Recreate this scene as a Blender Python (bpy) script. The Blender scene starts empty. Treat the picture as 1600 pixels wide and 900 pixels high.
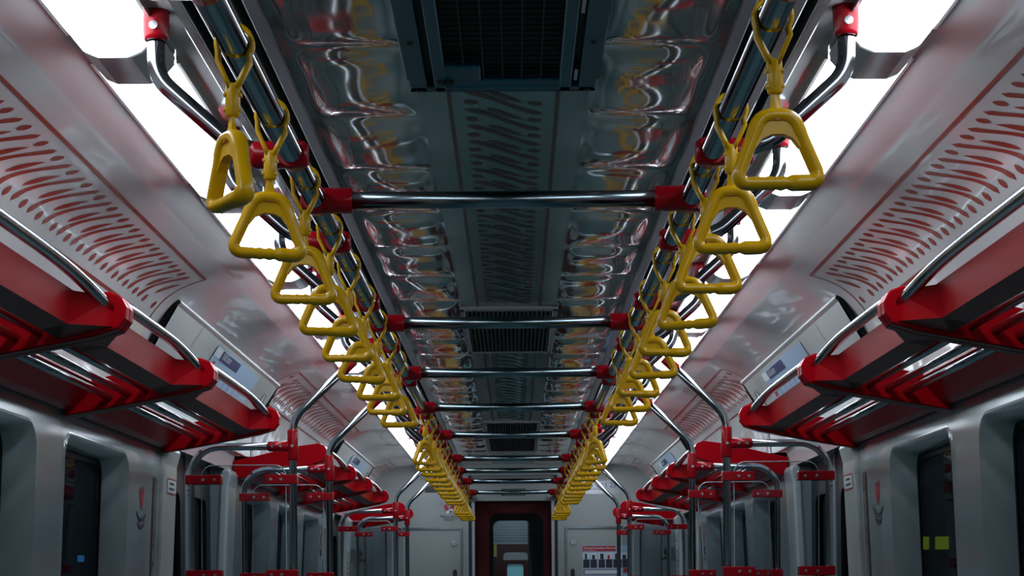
import bpy, bmesh, math, random
from mathutils import Vector, Matrix
random.seed(7)
C = bpy.context.scene.collection
sc = bpy.context.scene
CZ = 1.20                                   # eye height above the floor; H below is height above the eye
Z_END = 16.42                               # end bulkhead
Z_BACK = -0.75

# ------------------------------------------------------------------ camera, world, exposure
cam_d = bpy.data.cameras.new('camera'); cam = bpy.data.objects.new('camera', cam_d); C.objects.link(cam)
cam.location = (0.02, 0.0, CZ); cam.rotation_euler = (math.pi/2, 0.007, 0)
cam_d.sensor_width = 36; cam_d.lens = 36*2900/1600
cam_d.shift_x = -0.00375; cam_d.shift_y = 0.29125
cam_d.clip_start = 0.05; cam_d.clip_end = 200
sc.camera = cam
w = bpy.data.worlds.new('night'); sc.world = w; w.use_nodes = True
w.node_tree.nodes['Background'].inputs[0].default_value = (0.35, 0.5, 0.8, 1)
w.node_tree.nodes['Background'].inputs[1].default_value = 0.004
sc.view_settings.view_transform = 'Standard'; sc.view_settings.look = 'None'
sc.view_settings.gamma = 1; sc.view_settings.use_curve_mapping = False
sc.view_settings.exposure = -0.35
LAMP = 12.0
sc.cycles.max_bounces = 7; sc.cycles.diffuse_bounces = 3; sc.cycles.glossy_bounces = 5
sc.cycles.transparent_max_bounces = 24; sc.cycles.transmission_bounces = 4
sc.cycles.sample_clamp_indirect = 4; sc.cycles.caustics_reflective = False; sc.cycles.caustics_refractive = False
sc.cycles.use_denoising = True

# ------------------------------------------------------------------ materials
def mat(name, col, rough=0.4, metal=0.0, coat=0.0, bump=None, emit=None, spec=0.5, var=None):
    m = bpy.data.materials.new(name); m.use_nodes = True
    nt = m.node_tree; b = nt.nodes['Principled BSDF']
    b.inputs['Base Color'].default_value = (*col, 1); b.inputs['Roughness'].default_value = rough
    b.inputs['Metallic'].default_value = metal; b.inputs['Coat Weight'].default_value = coat
    b.inputs['Coat Roughness'].default_value = 0.06
    b.inputs['Specular IOR Level'].default_value = spec
    tc = nt.nodes.new('ShaderNodeTexCoord')
    if emit:
        b.inputs['Emission Color'].default_value = (*emit[0], 1); b.inputs['Emission Strength'].default_value = emit[1]
    if var:                                 # large soft tonal variation: (scale, amount)
        n = nt.nodes.new('ShaderNodeTexNoise'); n.inputs['Scale'].default_value = var[0]; n.inputs['Detail'].default_value = 4
        nt.links.new(tc.outputs['Object'], n.inputs['Vector'])
        mx = nt.nodes.new('ShaderNodeMix'); mx.data_type = 'RGBA'
        mx.inputs[6].default_value = (*[c*(1-var[1]) for c in col], 1); mx.inputs[7].default_value = (*[min(1, c*(1+var[1])) for c in col], 1)
        nt.links.new(n.outputs['Fac'], mx.inputs[0]); nt.links.new(mx.outputs[2], b.inputs['Base Color'])
    if bump:                                # (scale vector, strength, distance)
        mp = nt.nodes.new('ShaderNodeMapping'); mp.inputs['Scale'].default_value = bump[0]
        n = nt.nodes.new('ShaderNodeTexNoise'); n.inputs['Scale'].default_value = 1; n.inputs['Detail'].default_value = 3
        bp = nt.nodes.new('ShaderNodeBump'); bp.inputs['Strength'].default_value = bump[1]; bp.inputs['Distance'].default_value = bump[2]
        nt.links.new(tc.outputs['Object'], mp.inputs['Vector']); nt.links.new(mp.outputs[0], n.inputs['Vector'])
        nt.links.new(n.outputs['Fac'], bp.inputs['Height']); nt.links.new(bp.outputs[0], b.inputs['Normal'])
    return m
def glass_mat(name, tint, refl=1.0, rough=0.02):
    m = bpy.data.materials.new(name); m.use_nodes = True; nt = m.node_tree
    nt.nodes.remove(nt.nodes['Principled BSDF']); out = nt.nodes['Material Output']
    t = nt.nodes.new('ShaderNodeBsdfTransparent'); t.inputs[0].default_value = (*tint, 1)
    g = nt.nodes.new('ShaderNodeBsdfGlossy'); g.inputs['Roughness'].default_value = rough
    f = nt.nodes.new('ShaderNodeFresnel'); f.inputs[0].default_value = 1.45
    mu = nt.nodes.new('ShaderNodeMath'); mu.operation = 'MULTIPLY'; mu.inputs[1].default_value = refl
    mx = nt.nodes.new('ShaderNodeMixShader')
    nt.links.new(f.outputs[0], mu.inputs[0]); nt.links.new(mu.outputs[0], mx.inputs[0])
    nt.links.new(t.outputs[0], mx.inputs[1]); nt.links.new(g.outputs[0], mx.inputs[2]); nt.links.new(mx.outputs[0], out.inputs[0])
    return m
M = dict(
    cove=mat('white laminate', (.62, .605, .61), .06, bump=((2.4, 1.1, 2.4), .55, .02), spec=.6),
    ceil=mat('ceiling film', (.15, .15, .135), .09, bump=((3.0, 2.0, 3.0), .16, .012), spec=1.0, coat=.8),
    wall=mat('wall panel', (.235, .275, .29), .13, bump=((5, 3, 1.2), .10, .008), var=(3, .06)),
    endwall=mat('bulkhead panel', (.29, .315, .315), .32, var=(2, .05)),
    cover=mat('door cover panel', (.46, .48, .48), .22),
    band=mat('ceiling middle band', (.105, .20, .205), .16, spec=.5, bump=((3, 2, 3), .08, .01)),
    grey=mat('grey trim', (.22, .22, .25), .35), beige=mat('air slot panel', (.22, .21, .21), .2),
    black=mat('black rubber', (.004, .004, .005), .5, spec=.1), dark=mat('dark recess', (.012, .014, .016), .6),
    floor=mat('floor vinyl', (.040, .112, .125), .35, var=(8, .15)),
    steel_b=mat('shaded steel', (.20, .26, .29), .2, 1.0),  # steel copy with teal floor reflection and shade put into its colour
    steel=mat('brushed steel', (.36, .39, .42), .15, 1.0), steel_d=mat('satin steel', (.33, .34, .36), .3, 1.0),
    red=mat('red plastic', (.30, .003, .009), .22, spec=.22), redm=mat('red paint', (.36, .002, .007), .24, spec=.04),
    rackshade=mat('rack underside', (.20, .055, .048), .36, spec=.12),  # dark floor reflection and reddish bounce put into the colour
    yellow=mat('yellow plastic', (.60, .32, .001), .26, spec=.35),
    lamp=mat('lit diffuser', (.9, .95, 1), .4, emit=((.80, .91, 1.0), LAMP)),
    lampcap=mat('lamp end cap', (.45, .44, .44), .12),
    motif=mat('brick red print', (.30, .045, .028), .18), motifc=mat('maroon print', (.045, .010, .012), .3, spec=.15),
    rim=mat('steel strip', (.42, .40, .40), .18, .6),
    vent=mat('vent blue grey', (.008, .095, .14), .4, spec=.12), ventbar=mat('vent bars', (.016, .017, .018), .5, spec=.1),
    glass=glass_mat('window glass', (.40, .47, .53), .35), pane=glass_mat('clear screen', (.90, .93, .95), 1.0),
    paneedge=mat('screen edge', (.5, .56, .6), .2),
    doorleaf=mat('shaded door leaf', (.006, .008, .010), .35, spec=.25),  # shade of the doorway put into the leaf colour
    doorred=mat('maroon door', (.055, .001, .003), .4, spec=.2), rubber=mat('light seal', (.25, .29, .33), .4),
    white=mat('white print', (.62, .66, .72), .4), paper=mat('poster paper', (.34, .46, .62), .3),
    navy=mat('navy print', (.012, .016, .10), .4), ink=mat('black print', (.012, .014, .02), .5),
    crimson=mat('crimson print', (.36, .01, .03), .4), orange=mat('orange red print', (.50, .055, .02), .4),
    plate=mat('metal number plate', (.40, .42, .48), .25, .3), bolt=mat('bolt head', (.6, .6, .62), .2, 1.0),
    strip=mat('brown strip', (.05, .028, .026), .4), conc=mat('platform concrete', (.06, .065, .07), .8),
    sign_g=mat('lit yellow sign', (.5, .6, .02), .5, emit=((.50, .62, .01), .9)), sign_b=mat('lit blue sign', (.1, .4, .8), .5, emit=((.10, .45, .95), 1.0)),
    slat=mat('gangway slats', (.20, .30, .34), .35), nextglow=mat('lit far pane', (.2, .5, .55), .4, emit=((.13, .36, .42), .35)),
    warn=mat('yellow warning print', (.45, .36, .02), .4),
)

# ------------------------------------------------------------------ mesh helpers
def P(X, H, Z): return Vector((X, Z, H + CZ))       # cross-section X, height above eye H, depth Z
class MB:
    def __init__(s): s.v = []; s.f = []; s.m = []; s.sm = []
    def add(s, vs, fs, mi=0, smooth=False):
        o = len(s.v); s.v += [Vector(v) for v in vs]
        for f in fs: s.f.append([o+i for i in f]); s.m.append(mi); s.sm.append(smooth)
    def box(s, a, b, mi=0):
        (x0, y0, z0), (x1, y1, z1) = a, b
        x0, x1 = sorted((x0, x1)); y0, y1 = sorted((y0, y1)); z0, z1 = sorted((z0, z1))
        s.add([(x0,y0,z0),(x1,y0,z0),(x1,y1,z0),(x0,y1,z0),(x0,y0,z1),(x1,y0,z1),(x1,y1,z1),(x0,y1,z1)],
              [(0,3,2,1),(4,5,6,7),(0,1,5,4),(1,2,6,5),(2,3,7,6),(3,0,4,7)], mi)
    def cyl(s, a, b, r, n=16, mi=0, r2=None):
        s.tube([a, b], r, n, mi, r2=r2)
    def tube(s, pts, r, n=12, mi=0, closed=False, sect=None, r2=None, up=None, scales=None):
        """sweep a round (or given 2-D) section along a polyline"""
        pts = [Vector(p) for p in pts]; N = len(pts); rings = []
        prev = None
        for i, p in enumerate(pts):
            a = pts[(i-1) % N] if (i > 0 or closed) else p; b = pts[(i+1) % N] if (i < N-1 or closed) else p
            t = (b-a).normalized()
            if up is not None: x = Vector(up)
            elif prev is None: x = Vector((0,0,1)) if abs(t.z) < .9 else Vector((1,0,0))
            else: x = prev
            x = (x - t*x.dot(t)).normalized(); prev = x; y = t.cross(x)
            rr = r if (r2 is None or N < 2) else r + (r2-r)*i/(N-1)
            k = scales[i] if scales else 1
            if sect: rings.append([p + x*u*k + y*v_*k for u, v_ in sect])
            else: rings.append([p + (x*math.cos(2*math.pi*j/n) + y*math.sin(2*math.pi*j/n))*rr*k for j in range(n)])
        n = len(rings[0]); vs = [q for R in rings for q in R]; fs = []
        L = N if closed else N-1
        for i in range(L):
            for j in range(n):
                fs.append((i*n+j, i*n+(j+1) % n, ((i+1) % N)*n+(j+1) % n, ((i+1) % N)*n+j))
        s.add(vs, fs, mi, True)
        if not closed:
            s.add(rings[0], [tuple(reversed(range(n)))], mi); s.add(rings[-1], [tuple(range(n))], mi)
    def prism(s, poly, d, mi=0, smooth=False):
        """poly: list of 3-D points, d: extrusion vector"""
        d = Vector(d); n = len(poly); vs = [Vector(p) for p in poly]; vs2 = [p+d for p in vs]
        s.add(vs, [tuple(range(n))], mi); s.add(vs2, [tuple(reversed(range(n)))], mi)
        s.add(vs+vs2, [(i, i+n, (i+1) % n+n, (i+1) % n) for i in range(n)], mi, smooth)
    def poly(s, pts, mi=0): s.add(pts, [tuple(range(len(pts)))], mi)
    def grid(s, fn, nu, nv, mi=0, smooth=True):
        s.add([fn(i, j) for j in range(nv+1) for i in range(nu+1)],
              [(j*(nu+1)+i, j*(nu+1)+i+1, (j+1)*(nu+1)+i+1, (j+1)*(nu+1)+i) for j in range(nv) for i in range(nu)], mi, smooth)
def obj(name, mb, mats, parent=None, bevel=0, origin=None, fix=True):
    """link the collected geometry as ONE mesh object (world coordinates unless parent is given; then relative to it)"""
    if not isinstance(mats, (list, tuple)): mats = [mats]
    me = bpy.data.meshes.new(name); me.from_pydata([tuple(v) for v in mb.v], [], mb.f)
    for m in mats: me.materials.append(m)
    me.polygons.foreach_set('material_index', mb.m); me.polygons.foreach_set('use_smooth', mb.sm)
    bm = bmesh.new(); bm.from_mesh(me)
    if fix: bmesh.ops.remove_doubles(bm, verts=bm.verts, dist=1e-5); bmesh.ops.recalc_face_normals(bm, faces=bm.faces)
    bm.to_mesh(me); bm.free()
    o = bpy.data.objects.new(name, me); C.objects.link(o)
    if parent: o.parent = parent; o.matrix_parent_inverse = Matrix.Translation(-parent_world(parent))
    if bevel:
        b = o.modifiers.new('bevel', 'BEVEL'); b.width = bevel; b.segments = 2; b.limit_method = 'ANGLE'; b.angle_limit = .7
    return o
def parent_world(p):
    v = Vector(p.location)
    return v
def shift_mesh(o, loc):
    """put the origin of a top-level mesh at loc"""
    loc = Vector(loc); o.data.transform(Matrix.Translation(-loc)); o.location = loc; return o
def tag(o, label, cat, group=None):
    o['label'] = label; o['category'] = cat
    if group: o['group'] = group
    return o
def struct(o): o['kind'] = 'structure'; return o
def thing(name, loc, label, cat, group=None):
    o = bpy.data.objects.new(name, None); C.objects.link(o); o.location = loc; o.empty_display_size = .05
    return tag(o, label, cat, group)
def copy_tree(o, parent=None):
    c = o.copy(); C.objects.link(c)
    if parent: c.parent = parent
    for ch in list(o.children): copy_tree(ch, c)
    return c
def fillet(pts, r, n=6):
    """round the inner corners of a polyline"""
    pts = [Vector(p) for p in pts]; rs = r if isinstance(r, (list, tuple)) else [r]*(len(pts)-2); out = [pts[0]]
    for i in range(1, len(pts)-1):
        a, b, c = pts[i-1], pts[i], pts[i+1]; u = (a-b).normalized(); v = (c-b).normalized()
        ang = u.angle(v); d = min(rs[i-1]/math.tan(ang/2), (a-b).length*.49, (c-b).length*.49); R = d*math.tan(ang/2)
        ctr = b + (u+v).normalized()*(R/math.sin(ang/2)); p0 = b+u*d; p1 = b+v*d
        e0 = p0-ctr; e1 = p1-ctr; th = e0.angle(e1)
        for k in range(n+1):
            t = k/n; out.append(ctr + (e0*math.sin((1-t)*th) + e1*math.sin(t*th))/math.sin(th))
    return out+[pts[-1]]
def rrect(a0, a1, b0, b1, r, n=5):
    out = []
    for cx, cy, t0 in ((a1-r, b1-r, 0), (a0+r, b1-r, 90), (a0+r, b0+r, 180), (a1-r, b0+r, 270)):
        for k in range(n+1):
            t = math.radians(t0+90*k/n); out.append((cx+r*math.cos(t), cy+r*math.sin(t)))
    return out
def text_into(mb, s, size, origin, ux, uy, mi=0, align='LEFT'):
    """flat lettering as mesh: ux is the reading direction, uy is up"""
    cu = bpy.data.curves.new('lettering', 'FONT'); cu.body = s; cu.size = size; cu.align_x = align
    cu.resolution_u = 2
    o = bpy.data.objects.new('lettering', cu); C.objects.link(o); bpy.context.view_layer.update()
    me = bpy.data.meshes.new_from_object(o.evaluated_get(bpy.context.evaluated_depsgraph_get()))
    ux, uy, origin = Vector(ux), Vector(uy), Vector(origin)
    mb.add([origin+ux*v.co.x+uy*v.co.y for v in me.vertices], [tuple(p.vertices) for p in me.polygons], mi)
    bpy.data.objects.remove(o); bpy.data.curves.remove(cu); bpy.data.meshes.remove(me)

# ------------------------------------------------------------------ cross-section
COVE = [(.60, 1.066), (.90, 1.066), (.96, 1.062), (1.02, 1.050), (1.07, 1.036), (1.12, 1.014), (1.165, .983), (1.20, .945), (1.228, .905), (1.255, .85), (1.275, .79), (1.295, .70), (1.31, .60), (1.315, .55)]
def arc_table(pr):
    s = [0]
    for a, b in zip(pr, pr[1:]): s.append(s[-1]+math.hypot(b[0]-a[0], b[1]-a[1]))
    return s
def smooth_profile(pr, n=8):
    out = []
    for i in range(len(pr)-1):
        p0 = pr[max(i-1, 0)]; p1 = pr[i]; p2 = pr[i+1]; p3 = pr[min(i+2, len(pr)-1)]
        for k in range(n):
            t = k/n
            out.append(tuple(.5*(2*p1[c]+(p2[c]-p0[c])*t+(2*p0[c]-5*p1[c]+4*p2[c]-p3[c])*t*t+(3*p1[c]-p0[c]-3*p2[c]+p3[c])*t**3) for c in (0, 1)))
    return out+[pr[-1]]
COVE_S = smooth_profile(COVE, 5); ARC = arc_table(COVE_S)
def cove_at(s, off=0):
    i = 0
    while i < len(ARC)-2 and ARC[i+1] < s: i += 1
    t = (s-ARC[i])/(ARC[i+1]-ARC[i]); a, b = COVE_S[i], COVE_S[i+1]
    x, h = a[0]+(b[0]-a[0])*t, a[1]+(b[1]-a[1])*t
    d = math.hypot(b[0]-a[0], b[1]-a[1]); nx, nh = (b[1]-a[1])/d, -(b[0]-a[0])/d     # towards the room
    return x+nx*off, h+nh*off
def s_of_x(x):
    for i in range(len(COVE_S)-1):
        if COVE_S[i][0] <= x <= COVE_S[i+1][0]: return ARC[i]+(ARC[i+1]-ARC[i])*(x-COVE_S[i][0])/(COVE_S[i+1][0]-COVE_S[i][0]+1e-9)
    return ARC[-1]
def wallx(H): return 1.315+(.55-H)*.045

# the leaf print: returns polygons in (u across, v along), u in metres from its middle line
TH = 1.45
def motif_polys(v0, v1, period=.150, half=.0875):
    polys = []; n = 12
    def stroke(f, t0, t1, th):
        top, bot = [], []
        for k in range(n+1):
            t = t0+(t1-t0)*k/n; u = -half+2*half*t; c = f(t); h = th((t-t0)/(t1-t0)); top.append((u, c+h*TH)); bot.append((u, c-h*TH))
        return top+bot[::-1]
    S = lambda t: .19*(3*t*t-2*t**3)*.75+.19*.25*t
    k0 = int(math.floor((v0-.2)/period)); k1 = int(math.ceil(v1/period))
    for k in range(k0, k1+1):
        b = k*period
        cand = [stroke(lambda t: b+S(t), 0, 1, lambda q: .0125*min(1, (q*14)**.5, ((1-q)*14)**.5)*(.75+.5*abs(q-.5))),
                stroke(lambda t: b-.007+.21*(t-.27), .27, .75, lambda q: .0125*math.sin(math.pi*q**.8)**.8+.0004),
                stroke(lambda t: b+period*.5+.008+.05*t, 0.0, .17, lambda q: .012*math.sin(math.pi*(.06+.9*q))**.7),
                stroke(lambda t: b+period*.5+.19-.008-.05*(1-t)-period, .82, 1.0, lambda q: .012*math.sin(math.pi*(.04+.9*(1-q)))**.7)]
        for p in cand:
            if all(v0 <= q[1] <= v1 for q in p): polys.append(p)
    return polys
def print_band(mb, mapf, v0, v1, half_line=.12, mi=1, ends=(True, True), lw=.010):
    for p in motif_polys(v0+.03, v1-.03):
        n = len(p)//2; L, R = p[:n], p[n:][::-1]
        vs = [mapf(*q) for q in L]+[mapf(*q) for q in R]
        mb.add(vs, [(i, i+1, n+i+1, n+i) for i in range(n-1)], mi)
    nz = max(2, int((v1-v0)/.3))
    for sgn in (-1, 1):
        for k in range(nz):
            a, b = v0+(v1-v0)*k/nz, v0+(v1-v0)*(k+1)/nz
            mb.add([mapf(sgn*half_line-lw/2, a), mapf(sgn*half_line+lw/2, a), mapf(sgn*half_line+lw/2, b), mapf(sgn*half_line-lw/2, b)], [(0, 1, 2, 3)], mi)
    for e, v in zip(ends, (v0, v1)):
        if e:
            for k in range(12):
                a, b = -half_line+2*half_line*k/12, -half_line+2*half_line*(k+1)/12
                mb.add([mapf(a, v-.005), mapf(b, v-.005), mapf(b, v+.005), mapf(a, v+.005)], [(0, 1, 2, 3)], mi)

# ------------------------------------------------------------------ the shell
VENTS = [(2.5, 3.92), (7.15, 8.5), (12.1, 13.2), (13.35, 14.7)]
PADS_P = .55
def ceil_h(x, z):
    ax = abs(x); h = 1.08
    for (a, b) in ((.195, .415),):
        if a < ax < b:
            u = (ax-a)/(b-a)*2-1; v = ((z-.41) % PADS_P)/PADS_P*2-1
            if abs(v) < .93:
                v /= .93; q = max(0, (1-u**6))*max(0, (1-v**6)); h -= .011*q
                h += .005*q*math.sin(7*x+5*z+math.sin(3.1*z))*math.cos(9*z)
    return h
mb = MB(); XH = .445; NX, NZ = 72, int((Z_END-Z_BACK)/.022)
mb.grid(lambda i, j: P(-XH+2*XH*i/NX, ceil_h(-XH+2*XH*i/NX, Z_BACK+(Z_END-Z_BACK)*j/NZ), Z_BACK+(Z_END-Z_BACK)*j/NZ), NX, NZ)
for a, b in ((3.92, 7.15), (8.5, 12.1)):
    print_band(mb, lambda u, v: P(u, 1.0788, v), a, b, mi=1, ends=(False, False))
co = struct(obj('ceiling', mb, [M['ceil'], M['motifc'], M['band']], fix=False))
for p in co.data.polygons:
    if p.material_index == 0 and abs(p.center.x) < .19: p.material_index = 2
mb = MB(); mb.box((-1.6, Z_BACK, -.03), (1.6, 19, 0)); struct(obj('floor', mb, M['floor']))

DOORS = [(1.09, 2.39), (7.25, 8.55), (13.41, 14.71)]
BENCH = [(2.39, 7.25), (8.55, 13.41), (14.71, Z_END), (Z_BACK, 1.09)]
WIN = [[3.49, 4.73, 5.97], [9.67, 10.91, 12.15], [], []]
WB, WT = -.38, .463
wn = 0; trim_n = 0
for side, sd in ((-1, 'left'), (1, 'right')):
    # cove with the printed band, one mesh
    mb = MB(); n = len(COVE_S); zs = [Z_BACK+(Z_END-Z_BACK)*k/48 for k in range(49)]
    mb.grid(lambda i, j: P(side*COVE_S[i][0], COVE_S[i][1], zs[j]), n-1, 48)
    smid = (s_of_x(1.022)+s_of_x(1.222))/2
    def mp(u, v): x, h = cove_at(smid-u, .0015); return P(side*x, h, v)      # u>0 = towards the lamps
    def mpu(u, v): return mp(u, v)
    for a, b in ((2.9, 6.30), (9.02, 12.45), (15.3, Z_END-.05)):
        print_band(mb, mpu, a, b, mi=1)
    struct(obj('ceiling', mb, [M['cove'], M['motif']], fix=False))
    # lengthwise ceiling trims: grey strip, dark slots, air panel, steel lip
    for (x0, x1, h, key) in ((.445, .474, 1.072, 'grey'), (.474, .492, 1.10, 'black'), (.492, .562, 1.068, 'beige'), (.562, .580, 1.10, 'black'), (.580, .602, 1.062, 'rim')):
        trim_n += 1; mb = MB(); mb.box(P(side*x0, h, Z_BACK), P(side*x1, h+.03, Z_END)); struct(obj('trim_%d' % trim_n, mb, M[key], bevel=.003))
    # walls between the doors with cut-out windows
    wall = MB()
    for (z0, z1), wins in zip(BENCH, WIN):
        bm = bmesh.new(); loops = [[(z0, -1.2), (z1, -1.2), (z1, .55), (z0, .55)]]
        loops += [rrect(c-.455, c+.455, WB, WT, .075) for c in wins]
        es = []
        for L in loops:
            vs = [bm.verts.new((p[0], p[1], 0)) for p in L]
            es += [bm.edges.new((vs[i], vs[(i+1) % len(vs)])) for i in range(len(vs))]
        bmesh.ops.triangle_fill(bm, use_beauty=True, use_dissolve=False, edges=es)
        bm.verts.index_update()
        wall.add([P(side*wallx(v.co.y), v.co.y, v.co.x) for v in bm.verts], [tuple(v.index for v in f.verts) for f in bm.faces])
        bm.free()
        for z in (z0, z1):                                   # returns into the door pocket
            wall.add([P(side*wallx(h), h, z) for h in (-1.2, .55)]+[P(side*(wallx(h)+.12), h, z) for h in (.55, -1.2)], [(0, 1, 2, 3)])
    for z0, z1 in DOORS:                                      # lintel
        wall.add([P(side*1.315, .55, z0), P(side*1.315, .55, z1), P(side*1.44, .55, z1), P(side*1.44, .55, z0)], [(0, 1, 2, 3)])
    struct(obj('wall_'+sd, wall, M['wall'], fix=False))
    for wins in WIN:
        for c in wins:
            wn += 1; mb = MB()
            a = rrect(c-.455, c+.455, WB, WT, .075); b = rrect(c-.445, c+.445, WB+.02, WT-.02, .06); k = len(a)
            lip = rrect(c-.468, c+.468, WB-.012, WT+.012, .082)
            o1 = [P(side*(wallx(q[1])-.006), q[1], q[0]) for q in a]; o2 = [P(side*(wallx(q[1])+.095), q[1], q[0]) for q in b]
            o0 = [P(side*(wallx(q[1])+.001), q[1], q[0]) for q in lip]
            mb.add(o0+o1, [(i, (i+1) % k, k+(i+1) % k, k+i) for i in range(k)], 0, True)
            mb.add(o1+o2, [(i, (i+1) % k, k+(i+1) % k, k+i) for i in range(k)], 0, True)
            fr = struct(obj('window_%d' % wn, mb, M['wall']))
            g = MB(); g.prism([P(side*(wallx(q[1])+.088), q[1], q[0]) for q in b], (side*.008, 0, 0)); obj('glass', g, M['glass'], fr)
            g = MB(); c2 = rrect(c-.425, c+.425, WB+.04, WT-.04, .05)
            g.add([P(side*(wallx(q[1])+.086), q[1], q[0]) for q in b]+[P(side*(wallx(q[1])+.086), q[1], q[0]) for q in c2], [(i, (i+1) % k, k+(i+1) % k, k+i) for i in range(k)])
            obj('seal', g, M['black'], fr)
# sliding doors: two leaves each, frame coloured by doorway shade, big pane, light meeting seals
dn = 0
for side in (-1, 1):
    for z0, z1 in DOORS:
        dn += 1; zm = (z0+z1)/2
        base = bpy.data.objects.new('door_%d' % dn, None); C.objects.link(base); base.location = P(side*1.40, -1.2, zm); struct(base)
        for a, b in ((z0, zm-.006), (zm+.006, z1)):
            fr = MB(); x0 = 1.385
            outer = [(a, -1.2), (b, -1.2), (b, .55), (a, .55)]; inner = rrect(a+.11, b-.11, -.45, .40, .06); k = len(inner)
            bm = bmesh.new(); es = []
            for L in (outer, inner):
                vs = [bm.verts.new((p[0], p[1], 0)) for p in L]; es += [bm.edges.new((vs[i], vs[(i+1) % len(vs)])) for i in range(len(vs))]
            bmesh.ops.triangle_fill(bm, use_beauty=True, use_dissolve=False, edges=es); bm.verts.index_update()
            for xx in (x0, x0+.035):
                fr.add([P(side*xx, v.co.y, v.co.x) for v in bm.verts], [tuple(v.index for v in f.verts) for f in bm.faces])
            bm.free()
            fr.add([P(side*x0, q[1], q[0]) for q in inner]+[P(side*(x0+.035), q[1], q[0]) for q in inner], [(i, (i+1) % k, k+(i+1) % k, k+i) for i in range(k)])
            leaf = obj('door_leaf', fr, M['doorleaf'], base)
            g = MB(); g.prism([P(side*(x0+.018), q[1], q[0]) for q in inner], (side*.006, 0, 0)); obj('glass', g, M['glass'], leaf)
            e = MB(); zz = b if b < zm+.001 else a; e.box(P(side*(x0-.008), -1.2, zz-.008), P(side*(x0+.03), .55, zz+.008)); obj('seal', e, M['rubber'], leaf)
        # white jamb posts
        for z in (z0-.115, z1+.115):
            trim_n += 1; mb = MB()
            prof = [(1.28, .55), (wallx(.55)+.02, .55), (wallx(-1.2)+.02, -1.2), (wallx(-1.2)-.018, -1.2), (wallx(.47)-.018, .47), (wallx(.52)-.03, .525)]
            prof = [(wallx(.55)-.02, .55)]+prof[1:]
            mb.prism([P(side*x, h, z-.125) for x, h in prof], (0, .25, 0)); struct(obj('trim_%d' % trim_n, mb, M['cover'], bevel=.01))

# end bulkhead with the gangway opening
mb = MB(); OX, OH = .395, .985
outl = [(-1.6, -1.2), (-1.6, 1.3), (1.6, 1.3), (1.6, -1.2)]
mb.box(P(-1.6, -1.2, Z_END), P(-OX, 1.3, Z_END+.06)); mb.box(P(OX, -1.2, Z_END), P(1.6, 1.3, Z_END+.06)); mb.box(P(-OX, OH, Z_END), P(OX, 1.3, Z_END+.06))
struct(obj('wall_end', mb, M['endwall']))
mb = MB(); mb.box(P(-1.6, -1.2, Z_BACK-.05), P(1.6, 1.3, Z_BACK)); struct(obj('wall_back', mb, M['endwall']))
ZD = Z_END+.10
mb = MB()
for s in (-1, 1): mb.box(P(s*OX, -1.2, Z_END+.005), P(s*(OX-.028), OH, Z_END+.05))
trim_n += 1; struct(obj('trim_%d' % trim_n, mb, M['dark']))
mb = MB()
for s in (-1, 1): mb.box(P(s*.366, -1.2, Z_END-.012), P(s*.338, .755, Z_END+.03))
trim_n += 1; struct(obj('trim_%d' % trim_n, mb, M['plate'], bevel=.004))
mb = MB(); mb.box(P(-.385, .755, Z_END+.0), P(.385, .905, Z_END+.04)); mb.box(P(-OX, .905, Z_END+.03), P(OX, OH+.02, Z_END+.05), 1)
trim_n += 1; hd = struct(obj('trim_%d' % trim_n, mb, [M['endwall'], M['beige']], bevel=.003))
b = MB()
for s in (-1, 1): b.tube([P(s*.335-.01, .792, Z_END-.02), P(s*.335-.01, .792, Z_END+.005)], .017, 14)
obj('lock', b, M['steel_d'], hd)

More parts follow.
